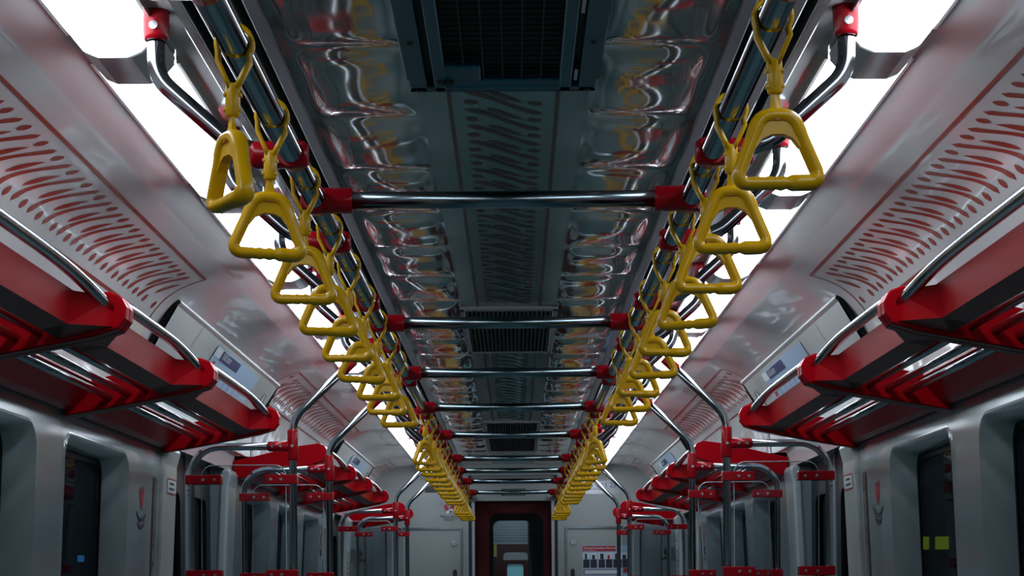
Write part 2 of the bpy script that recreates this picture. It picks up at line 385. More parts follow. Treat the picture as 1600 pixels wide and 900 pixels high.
def finish_gangway():
    # maroon sliding door with a rounded window, next car behind it
    base = bpy.data.objects.new('door_%d' % (dn+1), None); C.objects.link(base); base.location = P(0, -1.2, ZD); struct(base)
    wx0, wx1, wh0, wh1 = -.162, .168, -.5, .585
    inner = rrect(wx0+.05, wx1-.0, wh0, wh1, .06); outer = [(-.36, -1.2), (.36, -1.2), (.36, .765), (-.36, .765)]
    hole = rrect(-.213, .268, wh0-.06, wh1+.065, .09)
    def holed(out_l, in_l, z, m, name, par, thick):
        bm = bmesh.new(); es = []; k = len(in_l)
        for L in (out_l, in_l):
            vs = [bm.verts.new((p[0], p[1], 0)) for p in L]; es += [bm.edges.new((vs[i], vs[(i+1) % len(vs)])) for i in range(len(vs))]
        bmesh.ops.triangle_fill(bm, use_beauty=True, use_dissolve=False, edges=es); bm.verts.index_update(); r = MB()
        for zz in (z, z+thick): r.add([P(v.co.x, v.co.y, zz) for v in bm.verts], [tuple(v.index for v in f.verts) for f in bm.faces])
        r.add([P(q[0], q[1], z) for q in in_l]+[P(q[0], q[1], z+thick) for q in in_l], [(i, (i+1) % k, k+(i+1) % k, k+i) for i in range(k)])
        bm.free(); return obj(name, r, m, par)
    holed(outer, hole, ZD, M['doorred'], 'door_panel', base, .03)
    holed(hole, rrect(-.178, .162, wh0, wh1, .06), ZD+.004, M['black'], 'window_frame', base, .03)
    g = MB(); g.prism([P(q[0], q[1], ZD+.02) for q in rrect(-.178, .162, wh0, wh1, .06)], (0, .005, 0)); obj('glass', g, M['pane'], base)
    # vestibule
    trimn = MB()
    trimn.box(P(-.5, -1.2, ZD+.1), P(-.46, .75, 18.9)); trimn.box(P(.145, -1.2, ZD+.1), P(.20, .75, 18.9)); 
    struct(obj('wall_vestibule', trimn, M['dark']))
    Zn = 18.9
    e = MB()
    for k in range(9): e.box(P(-.46, .437+.028*k, Zn-.02), P(.46, .437+.028*k+.022, Zn+.02)); e.box(P(-.46, .437+.028*k+.022, Zn), P(.46, .437+.028*k+.028, Zn+.02))
    struct(obj('wall_far', e, M['slat']))
    far = bpy.data.objects.new('door_%d' % (dn+2), None); C.objects.link(far); far.location = P(0, -1.2, Zn); struct(far)
    hol = rrect(-.105, .145, -.5, .345, .04)
    holed([(-.46, -1.2), (.46, -1.2), (.46, .43), (-.46, .43)], hol, Zn, M['doorred'], 'door_panel', far, .03)
    Z3 = 20.6
    fl = MB(); fl.box(P(-.25, .285, Z3), P(.3, .5, Z3+.03)); struct(obj('wall_far', fl, M['endwall']))
    far2 = bpy.data.objects.new('door_%d' % (dn+3), None); C.objects.link(far2); far2.location = P(0, -1.2, Z3); struct(far2)
    hol2 = rrect(-.075, .105, -.5, .245, .03)
    holed([(-.25, -1.2), (.3, -1.2), (.3, .29), (-.25, .29)], hol2, Z3, M['doorred'], 'door_panel', far2, .03)
    q = MB(); q.prism([P(a, b_, Z3+.05) for a, b_ in hol2], (0, .005, 0)); obj('glass', q, M['nextglow'], far2)  # emission puts the glow of the lit car beyond into the pane
    y = MB(); y.box(P(-.20, .30, Zn-.2), P(-.17, .42, Zn-.17)); tag(shift_mesh(obj('warning_tab', y, M['warn']), P(-.185, .36, Zn-.18)), 'small yellow tab at left edge inside the end door window', 'tab')
finish_gangway()
for nm, zl, hl, pw, dn_ in (('vestibule_fill', 17.7, .70, 3.2, 62), ('next_car_fill', 19.7, .75, 4.0, 50)):  # unseen area lights added to brighten the view through the end door
    ld = bpy.data.lights.new(nm, 'AREA'); ld.energy = pw; ld.size = .3; ld.color = (.75, .92, 1)
    lo = bpy.data.objects.new(nm, ld); C.objects.link(lo); lo.location = P(0, hl, zl); lo.rotation_euler = (math.radians(dn_), 0, 0)
# night platform outside
for s in (-1, 1):
    mb = MB(); mb.box((s*1.75, -2, -.2), (s*14, 60, -.05)); o = obj('ground', mb, M['conc']); struct(o)

# ------------------------------------------------------------------ lamps
ORD = ['first', 'second', 'third', 'fourth', 'fifth', 'sixth', 'seventh', 'eighth', 'ninth', 'tenth', 'eleventh', 'twelfth', 'thirteenth', 'fourteenth']
def lamp_section(wd, dp, top=1.066):
    x0, x1 = .735-wd/2, .735+wd/2
    pts = [(x0, top), (x0+.002, top-dp*.35), (x0+.028, top-dp*.85)]
    pts += [(x0+.05, top-dp), (x1-.05, top-dp), (x1-.028, top-dp*.85), (x1-.002, top-dp*.35), (x1, top)]
    return pts
def build_lamp(side, za, zb, label):
    t = thing('ceiling_lamp', P(side*.735, 1.066, (za+zb)/2), label, 'lamp', 'ceiling lamps in the %s row' % ('left' if side < 0 else 'right'))
    d = MB(); sec = lamp_section(.155, .066); k = len(sec)
    zz = [za, za+.012, za+.04, zb-.04, zb-.012, zb]; sc_ = [.80, .93, 1, 1, .93, .80]
    rings = [[P(side*(.735+(x-.735)*(.9+.1*q)), 1.066+(h-1.066)*q, z) for x, h in sec] for z, q in zip(zz, sc_)]
    d.add([v for r in rings for v in r], [(i*k+j, i*k+j+1, (i+1)*k+j+1, (i+1)*k+j) for i in range(5) for j in range(k-1)], 0, True)
    d.add(rings[0], [tuple(range(k))]); d.add(rings[-1], [tuple(reversed(range(k)))])
    obj('diffuser', d, M['lamp'], t)
    c = MB(); sec2 = lamp_section(.165, .058)
    c.prism([P(side*x, h, zb-.004) for x, h in sec2], (0, .198, 0)); obj('end_cap', c, M['lampcap'], t, bevel=.006)
    b = MB()
    b.box(P(side*.652, 1.066, za), P(side*.645, 1.05, zb)); b.box(P(side*.818, 1.066, za), P(side*.825, 1.05, zb)); obj('side_rail', b, M['rim'], t)
for side, sd in ((-1, 'left'), (1, 'right')):
    for k in range(-3, 10):
        za = 3.71+1.29*k; za2 = max(za, Z_BACK+.02); zb = za+1.10
        if zb > Z_END: zb = Z_END-.02
        vis = k+2
        nm = ('white tube ceiling lamp of the %s row, hidden above the camera' % sd) if k < -1 else \
             ('glowing white ceiling lamp, %s-hand row, %s from the near end' % (sd, ORD[k+1]) if k < 9 else 'glowing white ceiling lamp in the %s-hand row touching the end wall' % sd)
        if k < 9: build_lamp(side, za2, zb, nm)
        else: build_lamp(side, za2, min(zb, Z_END-.21), nm)

# ------------------------------------------------------------------ vents
for vi, (z0, z1) in enumerate(VENTS):
    hw = .193 if vi == 0 else .19; sl = .118 if vi == 0 else .17
    lab = ['blue-grey ceiling vent with square grid at the top of the picture', 'slatted dark ceiling vent between the second and third cross rails',
           'small dark slatted ceiling vent just in front of the fifth cross rail', 'dark fine-slatted ceiling vent just behind the fifth cross rail'][vi]
    t = thing('ceiling_vent', P(0, 1.08, (z0+z1)/2), lab, 'vent', 'ceiling vents along the middle')
    e = .30 if vi == 0 else .06; dz = .032 if vi == 0 else .012
    f = MB(); hb = 1.078-dz
    if vi == 0:
        se = z1-.075
        for s in (-1, 1): f.box(P(s*hw, hb, z0), P(s*.158, 1.08, z1)); f.box(P(s*.143, hb, z0), P(s*sl, 1.08, z1))
        f.box(P(-hw, hb, z1-.03), P(hw, 1.08, z1)); f.box(P(-hw, hb, z0), P(hw, 1.08, z0+.06)); f.box(P(-.143, hb+.002, se), P(.143, 1.08, z1)); f.box(P(-sl-.002, hb+.001, se-.10), P(-.045, 1.08, se))
        f.box(P(-hw-.012, 1.072, z0-.01), P(hw+.012, 1.08, z1+.012))
    else:
        se = z1-.05
        for s in (-1, 1): f.box(P(s*hw, hb, z0), P(s*sl, 1.08, z1))
        f.box(P(-hw, hb, z0), P(hw, 1.08, z0+.05)); f.box(P(-hw, hb, z1-.05), P(hw, 1.08, z1))
    obj('frame', f, M['vent'] if vi == 0 else M['grey'], t, bevel=.003)
    g = MB(); g.box(P(-hw+.01, 1.068, z0+.02), P(hw-.01, 1.079, z1-.01)); obj('backing', g, M['black'], t)
    g = MB()
    if vi == 0:
        for k in range(7): x = -sl+2*sl*k/6; g.box(P(x-.0018, hb+.004, z0+.05), P(x+.0018, hb+.010, se))
        zz = z0+.06
        while zz < se: g.box(P(-sl, hb+.005, zz-.001), P(sl, hb+.008, zz+.001)); zz += .033
        obj('grille', g, M['ventbar'], t)
        l = MB(); l.tube([P(-.118, hb-.006, z1-.075), P(-.118, hb+.002, z1-.075)], .011, 16); l.tube([P(-.135, hb-.002, z1-.075), P(-.101, hb-.002, z1-.075)], .004, 8); obj('latch', l, M['black'], t)
        b = MB()
        for s in (-1, 1):
            for zz in (z1-.35, z1-.9, z1-.012): b.tube([P(s*.177, hb-.003, zz), P(s*.177, hb+.001, zz)], .006, 10)
        obj('screws', b, M['black'], t)
        for za, zb in ((z1-.15, z1-.07), (z1-.62, z1-.52)):
            h = MB(); h.box(P(.147, hb+.003, za), P(.154, hb+.012, zb)); obj('hinge', h, M['steel_d'], t)
    else:
        n = 20
        for k in range(n+1): x = -sl+2*sl*k/n; g.box(P(x-.003, hb+.002, z0+.04), P(x+.003, hb+.010, se))
        obj('grille', g, M['grey'], t)

# ------------------------------------------------------------------ overhead rails with hangers, cross rails
PH, PX = .80, .388
HANG = [2.44, 3.43, 4.30, 5.22, 6.15, 7.19, 8.59, 9.45, 10.35, 11.3, 12.3, 13.35, 14.75, 15.6]
BARS = [3.84, 5.63, 6.95, 8.29, 9.80, 11.60, 12.84, 14.12, 15.80]
for side, sd in ((-1, 'left'), (1, 'right')):
    t = thing('overhead_rail', P(side*PX, PH, 8), 'long steel grab rail running the whole car above the %s yellow handles' % sd, 'rail', 'overhead grab rails')
    p = MB(); p.tube([P(side*PX, PH, Z_BACK+.1), P(side*PX, PH, Z_END-.02)], .0205, 20); obj('pipe', p, M['steel'], t)
    for z in HANG:
        h = MB(); path = fillet([P(side*.638, 1.066, z), P(side*.638, .945, z), P(side*.50, .80+.022, z), P(side*.43, PH, z)], [.07, .09], 7)
        h.tube(path, .0165, 14); hg = obj('hanger', h, M['steel'], t)
        r = MB(); r.tube([P(side*.638, 1.066, z), P(side*.638, 1.055, z), P(side*.638, 1.02, z), P(side*.638, 1.012, z)], .024, 18, scales=[1.1, 1.05, 1, .85])
        so = obj('sleeve', r, M['red'], hg)
        c = MB(); c.tube([P(side*(PX-.030), PH, z), P(side*(PX-.022), PH, z), P(side*.455, PH, z), P(side*.462, PH, z)], .0255, 18, scales=[.75, 1, 1, .9])
        c.tube([P(side*PX, PH, z-.028), P(side*PX, PH, z+.028)], .0262, 20); obj('clamp', c, M['red'], hg)
        b = MB(); b.tube([P(side*.638, 1.035, z-.027), P(side*.638, 1.035, z-.020)], .008, 12); obj('bolt', b, M['bolt'], hg)
    e = MB(); e.tube([P(side*PX, PH, Z_END-.05), P(side*PX, PH, Z_END)], .03, 16); obj('flange', e, M['red'], t)
for k, z in enumerate(BARS):
    long_ = k not in (2, 3, 6); xin = .312 if long_ else (.328 if k == 2 else .335)
    t = thing('cross_rail', P(0, PH, z), 'steel cross rail with red ends, %s' % ('nearest one, just past the big vent' if k == 0 else 'last one before the end door' if k == 8 else '%s cross rail from the near end' % ORD[k]), 'rail', 'cross rails under the ceiling')
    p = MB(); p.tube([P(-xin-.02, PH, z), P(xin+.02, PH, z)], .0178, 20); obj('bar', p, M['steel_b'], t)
    for s in (-1, 1):
        c = MB(); c.tube([P(s*(xin), PH, z), P(s*(xin+.004), PH, z), P(s*(PX+.018), PH, z), P(s*(PX+.03), PH, z)], .0262, 20, scales=[.94, 1, 1.04, .8])
        c.tube([P(s*PX, PH, z-.030), P(s*PX, PH, z+.030)], .0268, 20)
        obj('socket', c, M['red'], t)

# ------------------------------------------------------------------ hanging handles
def build_handle():
    t = thing('strap_handle', (0, 0, 0), 'x', 'handle')
    # loop over the pipe
    l = MB(); pts = []
    for a in range(-35, 216, 14): pts.append((.0262*math.cos(math.radians(a)), 0, .0262*math.sin(math.radians(a))))
    pts = [(.004, 0, -.066), (.011, 0, -.052), (.0235, 0, -.026)]+pts+[(-.0235, 0, -.026), (-.011, 0, -.052), (-.004, 0, -.066)]
    sct = [(.0036, .008), (.0036, -.008), (-.0036, -.008), (-.0036, .008)]
    l.tube([pts[0]]+pts[1:], .003, sect=sct, up=None); obj('strap_loop', l, M['yellow'], t)
    b = MB()
    b.tube([(0, 0, -.058), (0, 0, -.062), (0, 0, -.104), (0, 0, -.108)], .01, sect=[(math.cos(q)*.0115+.0, math.sin(q)*.009) for q in [2*math.pi*i/10+.3 for i in range(10)]], up=(1, 0, 0), scales=[.8, 1, 1, .8])
    b.box((-.0135, -.006, -.078), (.0135, .006, -.072)); b.box((-.0135, -.006, -.100), (.0135, .006, -.094)); obj('buckle', b, M['yellow'], t, bevel=.0015)
    nk = MB(); nk.tube([(0, 0, -.100), (0, 0, -.112), (0, 0, -.124), (0, 0, -.136)], .006, sect=[(.008, .004), (.008, -.004), (-.008, -.004), (-.008, .004)], up=(1, 0, 0), scales=[.9, .75, 1, 1.5]); obj('neck', nk, M['yellow'], t, bevel=.001)
    g = MB()
    ctrl = [(-.0625, 0, -.233), (.0625, 0, -.233), (.023, 0, -.138), (-.023, 0, -.138)]
    loop = []
    rad = [.012, .012, .024, .024]
    for i in range(4):
        a, b_, c = Vector(ctrl[i-1]), Vector(ctrl[i]), Vector(ctrl[(i+1) % 4])
        arc = fillet([a, b_, c], rad[i], 5)[1:-1]; loop += arc
    # densify the long edges
    den = []
    for i in range(len(loop)):
        a, b_ = loop[i], loop[(i+1) % len(loop)]; den.append(a); L = (b_-a).length
        if L > .02:
            k = int(L/.008)
            den += [a+(b_-a)*q/k for q in range(1, k)]
    scl = []
    for p in den:
        s = 1.0
        if p.z < -.225 and -.044 < p.x < .018: s = 1.0+.20*math.sin((p.x+.044)*2*math.pi/.0155)
        elif p.z < -.225 and p.x >= .018: s = 1.22
        if p.z > -.165: s = 1.1
        scl.append(s)
    g.tube(den, .0078, closed=True, sect=[(math.cos(q)*.0130, math.sin(q)*.0098) for q in [2*math.pi*i/12 for i in range(12)]], up=(0, 1, 0), scales=scl)
    # arched web plate in the top of the triangle
    outer = [(-.029, -.152), (-.021, -.136), (-.009, -.129), (.009, -.129), (.021, -.136), (.029, -.152), (.041, -.188)]
    inner = [(.031, -.183), (.022, -.171), (.009, -.165), (-.009, -.165), (-.022, -.171), (-.031, -.183), (-.041, -.188)]
    g.prism([(x, -.0075, z) for x, z in outer+inner], (0, .015, 0))
    gr = obj('grip', g, M['yellow'], t)
    r = MB(); r.tube([(0, -.0115, -.143), (0, .0115, -.143)], .0035, 12); obj('rivet', r, M['orange'], t)
    return t
proto = build_handle(); first = True
rows = {-1: [2.73, 3.15, 3.65, 4.12, 4.60, 5.08, 5.55, 6.03, 6.50], 1: [2.62, 3.13, 3.56, 4.05, 4.53, 5.02, 5.50, 5.98, 6.48]}
G2 = [8.52+.47*k for k in range(10)]; G3 = [14.38, 14.85, 15.30, 15.78]
yaw = {-1: [-58, 8, -4, 6, -9, 5, 3, -6, 4], 1: [6, -4, 7, -8, 4, -3, 8, -5, 2]}
for side, sd in ((-1, 'left'), (1, 'right')):
    for gi, zs in enumerate((rows[side], G2, G3)):
        for k, z in enumerate(zs):
            o = proto if first else copy_tree(proto); first = False
            z2 = z if gi == 0 else z+random.uniform(-.03, .03)
            o.location = P(side*PX, PH, z2)
            yw = yaw[side][k] if gi == 0 else random.uniform(-9, 9)
            if gi == 1 and k == 0: yw = 45*side*-1
            # the strap sits square on the pipe, the grip below it swivels
            o.rotation_euler = (random.uniform(-.03, .03), side*random.uniform(-.05, .02), 0)
            for ch in o.children:
                if ch.name.startswith(('grip', 'rivet', 'neck')): ch.rotation_euler = (0, 0, math.radians(yw))
            where = ('near set', 'middle set', 'far set')[gi]
            extra = ', turned edge-on to the aisle' if (gi == 0 and k == 0 and side < 0) else ''
            tag(o, 'yellow strap handle, %s-hand rail, %s of the %s%s' % (sd, ORD[k], where, extra), 'handle', 'yellow strap handles on the %s rail' % sd)

# ------------------------------------------------------------------ screens with poles beside the doors
def build_screen(side, z, label):
    sd = 'left' if side < 0 else 'right'
    t = thing('partition_screen', P(side*.84, -1.2, z), label, 'screen', 'pole and glass screens beside the doors')
    p = MB(); p.tube(fillet([P(side*.84, -1.2, z), P(side*.84, .655, z), P(side*.60, .880, z)], .12, 8), .0155, 16); obj('pole', p, M['steel'], t)
    r = MB(); r.tube(fillet([P(side*.84, .548, z), P(side*1.237, .548, z), P(side*1.237, -1.2, z)], .115, 9), .0148, 16); obj('rail', r, M['steel'], t)
    j = MB(); j.tube([P(side*.84, .492, z), P(side*.84, .50, z), P(side*.84, .605, z), P(side*.84, .612, z)], .0215, 18, scales=[.9, 1, 1, .9])
    j.tube([P(side*.855, .548, z), P(side*.93, .548, z), P(side*.937, .548, z)], .0195, 18, scales=[1.05, 1, .9]); jo = obj('joint', j, M['red'], t)
    b = MB()
    for x in (.84, .885, .918): b.tube([P(side*x, .548, z-.027), P(side*x, .548, z-.017)], .006, 10)
    obj('bolts', b, M['bolt'], jo)
    c = MB(); c.tube([P(side*.648, .835, z), P(side*.625, .857, z), P(side*.600, .880, z)], .021, 16); obj('top_clamp', c, M['red'], t)
    for x0, x1 in ((1.255, 1.115), (.822, .945)):
        for h in (.42, .052):
            if side and True:
                q = MB(); q.box(P(side*x0, h-.018, z-.024), P(side*x1, h+.018, z+.024)); co = obj('clamp', q, M['red'], t, bevel=.003)
                bb = MB(); xm = (x0+x1)/2
                for x in (xm, xm+(x1-x0)*.32): bb.tube([P(side*x, h, z-.029), P(side*x, h, z-.022)], .006, 10)
                obj('bolts', bb, M['bolt'], co)
    g = MB(); loop = rrect(.868, 1.195, -.72, .476, .045)
    g.prism([P(side*x, h, z-.004) for x, h in loop], (0, .008, 0)); gl = obj('glass_pane', g, M['pane'], t)
    e = MB(); e.tube([P(side*x, h, z) for x, h in loop], .0022, 6, closed=True); obj('pane_edge', e, M['paneedge'], gl)
ZS = [2.43, 7.19, 8.59, 13.35, 14.75]
for side, sd in ((-1, 'left'), (1, 'right')):
    for k, z in enumerate(ZS):
        where = ['overhead diagonal at the upper %s corner, nearest door post' % sd, 'near side of the first %s-hand doorway' % sd, 'far side of the first %s-hand doorway' % sd,
                 'near side of the second %s-hand doorway' % sd, 'far side of the second %s-hand doorway' % sd][k]
        build_screen(side, z, 'steel pole and clear screen, '+where)

# ------------------------------------------------------------------ luggage racks
def build_rack(side, z0, z1, label, ends=(True, True)):
    t = thing('luggage_rack', P(side*1.315, .56, (z0+z1)/2), label, 'rack', 'red luggage racks on the %s wall' % ('left' if side < 0 else 'right'))
    prof = [(.865, .645), (.867, .618), (.884, .596), (.945, .577), (1.17, .535), (1.308, .512), (1.308, .60), (1.19, .625), (1.03, .664), (.905, .680), (.878, .670)]
    inner = [(.905, .640), (.935, .612), (1.17, .566), (1.285, .545)]
    for a, b in ((z0+.002, z0+.042), (z1-.042, z1-.002)):
        m = MB(); m.prism([P(side*x, h, a) for x, h in prof], (0, b-a, 0)); bo = obj('bracket', m, M['redm'], t, bevel=.004)
        u = MB()
        low = [(.884, .5945), (.945, .5755), (1.17, .5335), (1.305, .5105)]
        for (xa, ha), (xb, hb) in zip(low, low[1:]): u.add([P(side*xa, ha, a+.003), P(side*xb, hb, a+.003), P(side*xb, hb, b-.003), P(side*xa, ha, b-.003)], [(0, 1, 2, 3)])
        obj('underside', u, M['rackshade'], bo)  # added sheet, its dark colour holds the shade below the bracket
    zi0, zi1 = z0+.04, z1-.04
    # front beam: sloped red face outside, flat underside with dark reflection in its colour
    f = MB(); pf = [(.962, .584), (1.02, .572), (1.035, .585), (1.0, .662), (.965, .668), (.948, .657)]
    k = len(pf); vs = [P(side*x, h, z) for z in (zi0, zi1) for x, h in pf]
    for i in range(k): f.add([vs[i], vs[(i+1) % k], vs[k+(i+1) % k], vs[k+i]], [(0, 1, 2, 3)], 1 if i == 0 else 0)
    # flared ends of the beam running out to the tip of the bracket
    for zz, d in ((zi0, 1), (zi1, -1)):
        f.add([P(side*.962, .584, zz+d*.16), P(side*.948, .657, zz+d*.16), P(side*.892, .668, zz), P(side*.895, .60, zz)], [(0, 1, 2, 3)])
        f.add([P(side*.962, .584, zz+d*.16), P(side*1.02, .572, zz+d*.16), P(side*1.02, .572, zz), P(side*.895, .60, zz)], [(0, 1, 2, 3)], 1)
        f.add([P(side*.948, .657, zz+d*.16), P(side*.985, .668, zz+d*.16), P(side*.985, .672, zz), P(side*.892, .668, zz)], [(0, 1, 2, 3)])
    obj('front_beam', f, [M['redm'], M['rackshade']], t)
    r = MB(); pr = [(1.275, .536), (1.30, .526), (1.308, .54), (1.308, .625), (1.235, .622), (1.21, .604)]
    k = len(pr); vs = [P(side*x, h, z) for z in (zi0, zi1) for x, h in pr]
    for i in range(k): r.add([vs[i], vs[(i+1) % k], vs[k+(i+1) % k], vs[k+i]], [(0, 1, 2, 3)])
    obj('rear_beam', r, M['redm'], t)
    for x, h in ((1.065, .588), (1.12, .577), (1.175, .566)):
        q = MB(); q.tube([P(side*x, h, zi0-.005), P(side*x, h, zi1+.005)], .011, 14); obj('slat_tube', q, M['steel'], t)
    g = MB(); gp = []
    for k in range(41):
        q = k/40; c = 1-abs(2*q-1)**4.5; gp.append(P(side*(.905+.038*c), .640+.060*c, zi0-.01+(zi1-zi0+.02)*(q+.0)))
    g.tube(gp, .0150, 18)
    obj('guard_rail', g, M['steel'], t)
RACKS = [[2.75, 4.28, 5.51, 7.02], [8.74, 10.35, 11.53, 13.02], [14.9, 16.12]]
for side, sd in ((-1, 'left'), (1, 'right')):
    for gi, zz in enumerate(RACKS):
        for k in range(len(zz)-1):
            wh = ['nearest one, at the picture edge', 'second one from the near end', 'third one, ending at the first doorway'][k] if gi == 0 else \
                 ['first one past the first doorway', 'middle one between the two doorways', 'last one before the second doorway'][k] if gi == 1 else 'short one beside the end wall'
            build_rack(side, zz[k], zz[k+1], 'red luggage rack on the %s wall, %s' % (sd, wh))

# ------------------------------------------------------------------ panels over the doors, posters
CV = [(1.132, .992), (1.15, .985), (1.20, .908), (1.245, .835), (1.272, .76), (1.283, .68), (1.285, .637)]
def cv_at(h):
    for a, b in zip(CV, CV[1:]):
        if b[1] <= h <= a[1]: q = (h-a[1])/(b[1]-a[1]); return a[0]+(b[0]-a[0])*q
    return CV[-1][0]
for side, sd in ((-1, 'left'), (1, 'right')):
    for di, zc in enumerate((7.80, 13.96)):
        z0, z1 = zc-1.36, zc+1.35; wh = 'first' if di == 0 else 'second'
        t = thing('door_header_cover', P(side*1.3, .6, zc), 'pale cover panel above the %s %s-hand doorway, rounded at its ends' % (wh, sd), 'panel', 'cover panels above the side doors')
        m = MB(); back = [(1.298, .637), (1.295, .70), (1.275, .79), (1.235, .88), (1.165, .975), (1.135, 1.004)]
        m.prism([P(side*x, h, z0) for x, h in CV+back], (0, z1-z0, 0)); obj('panel', m, M['cover'], t, bevel=.006)
        for ze, re in ((z0-.006, .008), (z1+.006, .006)):
            e = MB(); e.tube([P(side*(x+.004), h+.004, ze) for x, h in CV], re, 8); obj('edge_shade', e, M['black'], t)  # black tubes added for the shadow along the cover's ends
        e = MB()
        for zz in (z0+.55, z1-.42):
            for a, b in zip(CV[1:], CV[2:]): e.box(P(side*(a[0]-.0015), a[1], zz-.002), P(side*(a[0]-.0015)+side*(b[0]-a[0]), b[1], zz+.002)) if False else e.add([P(side*(a[0]-.0015), a[1]-.001, zz-.003), P(side*(a[0]-.0015), a[1]-.001, zz+.003), P(side*(b[0]-.0015), b[1]-.001, zz+.003), P(side*(b[0]-.0015), b[1]-.001, zz-.003)], [(0, 1, 2, 3)])
        obj('seam', e, M['grey'], t)
        # oval hatch near the far end
        e = MB(); pts = []
        for k in range(28):
            a = 2*math.pi*k/28; hh = .865+.075*math.sin(a); zz = z1-.20+.055*math.cos(a); pts.append(P(side*(cv_at(hh)-.003), hh-.002, zz))
        e.poly(pts); e.tube(pts, .003, 6, closed=True, mi=1); obj('oval_hatch', e, [M['cover'], M['grey']], t)
        # poster
        mz0, mz1 = zc-.38, zc+.74
        mz0, mz1 = 7.40+6.16*di, 8.55+6.16*di
        def q(z, h, off=.0035):
            return P(side*(cv_at(h)-off), h-off*.6, z)
        m = MB()
        def patch(za, zb, ha, hb, mi, off=.0035, n=8):
            for k in range(n):
                a, b = ha+(hb-ha)*k/n, ha+(hb-ha)*(k+1)/n
                m.add([q(za, a, off), q(zb, a, off), q(zb, b, off), q(za, b, off)], [(0, 1, 2, 3)], mi)
        T = lambda z: z+6.16*di
        patch(mz0, mz1, .972, .72, 0)
        n1 = T(7.52) if side < 0 else T(8.05)
        n0 = n1; n2 = n0+.42
        fl = side > 0
        A = lambda a: (mz0+a*(mz1-mz0)) if not fl else (mz1-a*(mz1-mz0))     # a runs in reading direction
        patch(A(.0), A(.12), .966, .935, 1, .0045); patch(A(.125), A(.53), .966, .930, 2, .0045)
        patch(A(.06), A(.10), .918, .865, 3, .0045); patch(A(.03), A(.07), .90, .862, 3, .0046)
        for k in range(6): patch(A(.19+.12*k), A(.198+.12*k), .90, .78-.01*(k % 3), 2, .0045)
        for k in range(6): patch(A(.24+.12*k), A(.246+.12*k), .85-.01*(k % 2), .78, 2, .0045)
        for k in range(11): patch(A(.08+.08*k), A(.125+.08*k), .765, .742, 3, .0045)
        dirz = -1 if side > 0 else 1
        o1 = q(A(.15), .940, .006); up = (q(A(.15), .96, .006)-q(A(.15), .94, .006)).normalized()
        text_into(m, 'KlikDokter', .045, o1, (0, dirz, 0), up, 1)
        o = obj('poster', m, [M['paper'], M['white'], M['navy'], M['crimson']], fix=False)
        tag(shift_mesh(o, P(side*1.2, .85, (mz0+mz1)/2)), 'pale blue poster with navy heading above the %s %s-hand doorway' % (wh, sd), 'poster', 'posters above the doors')

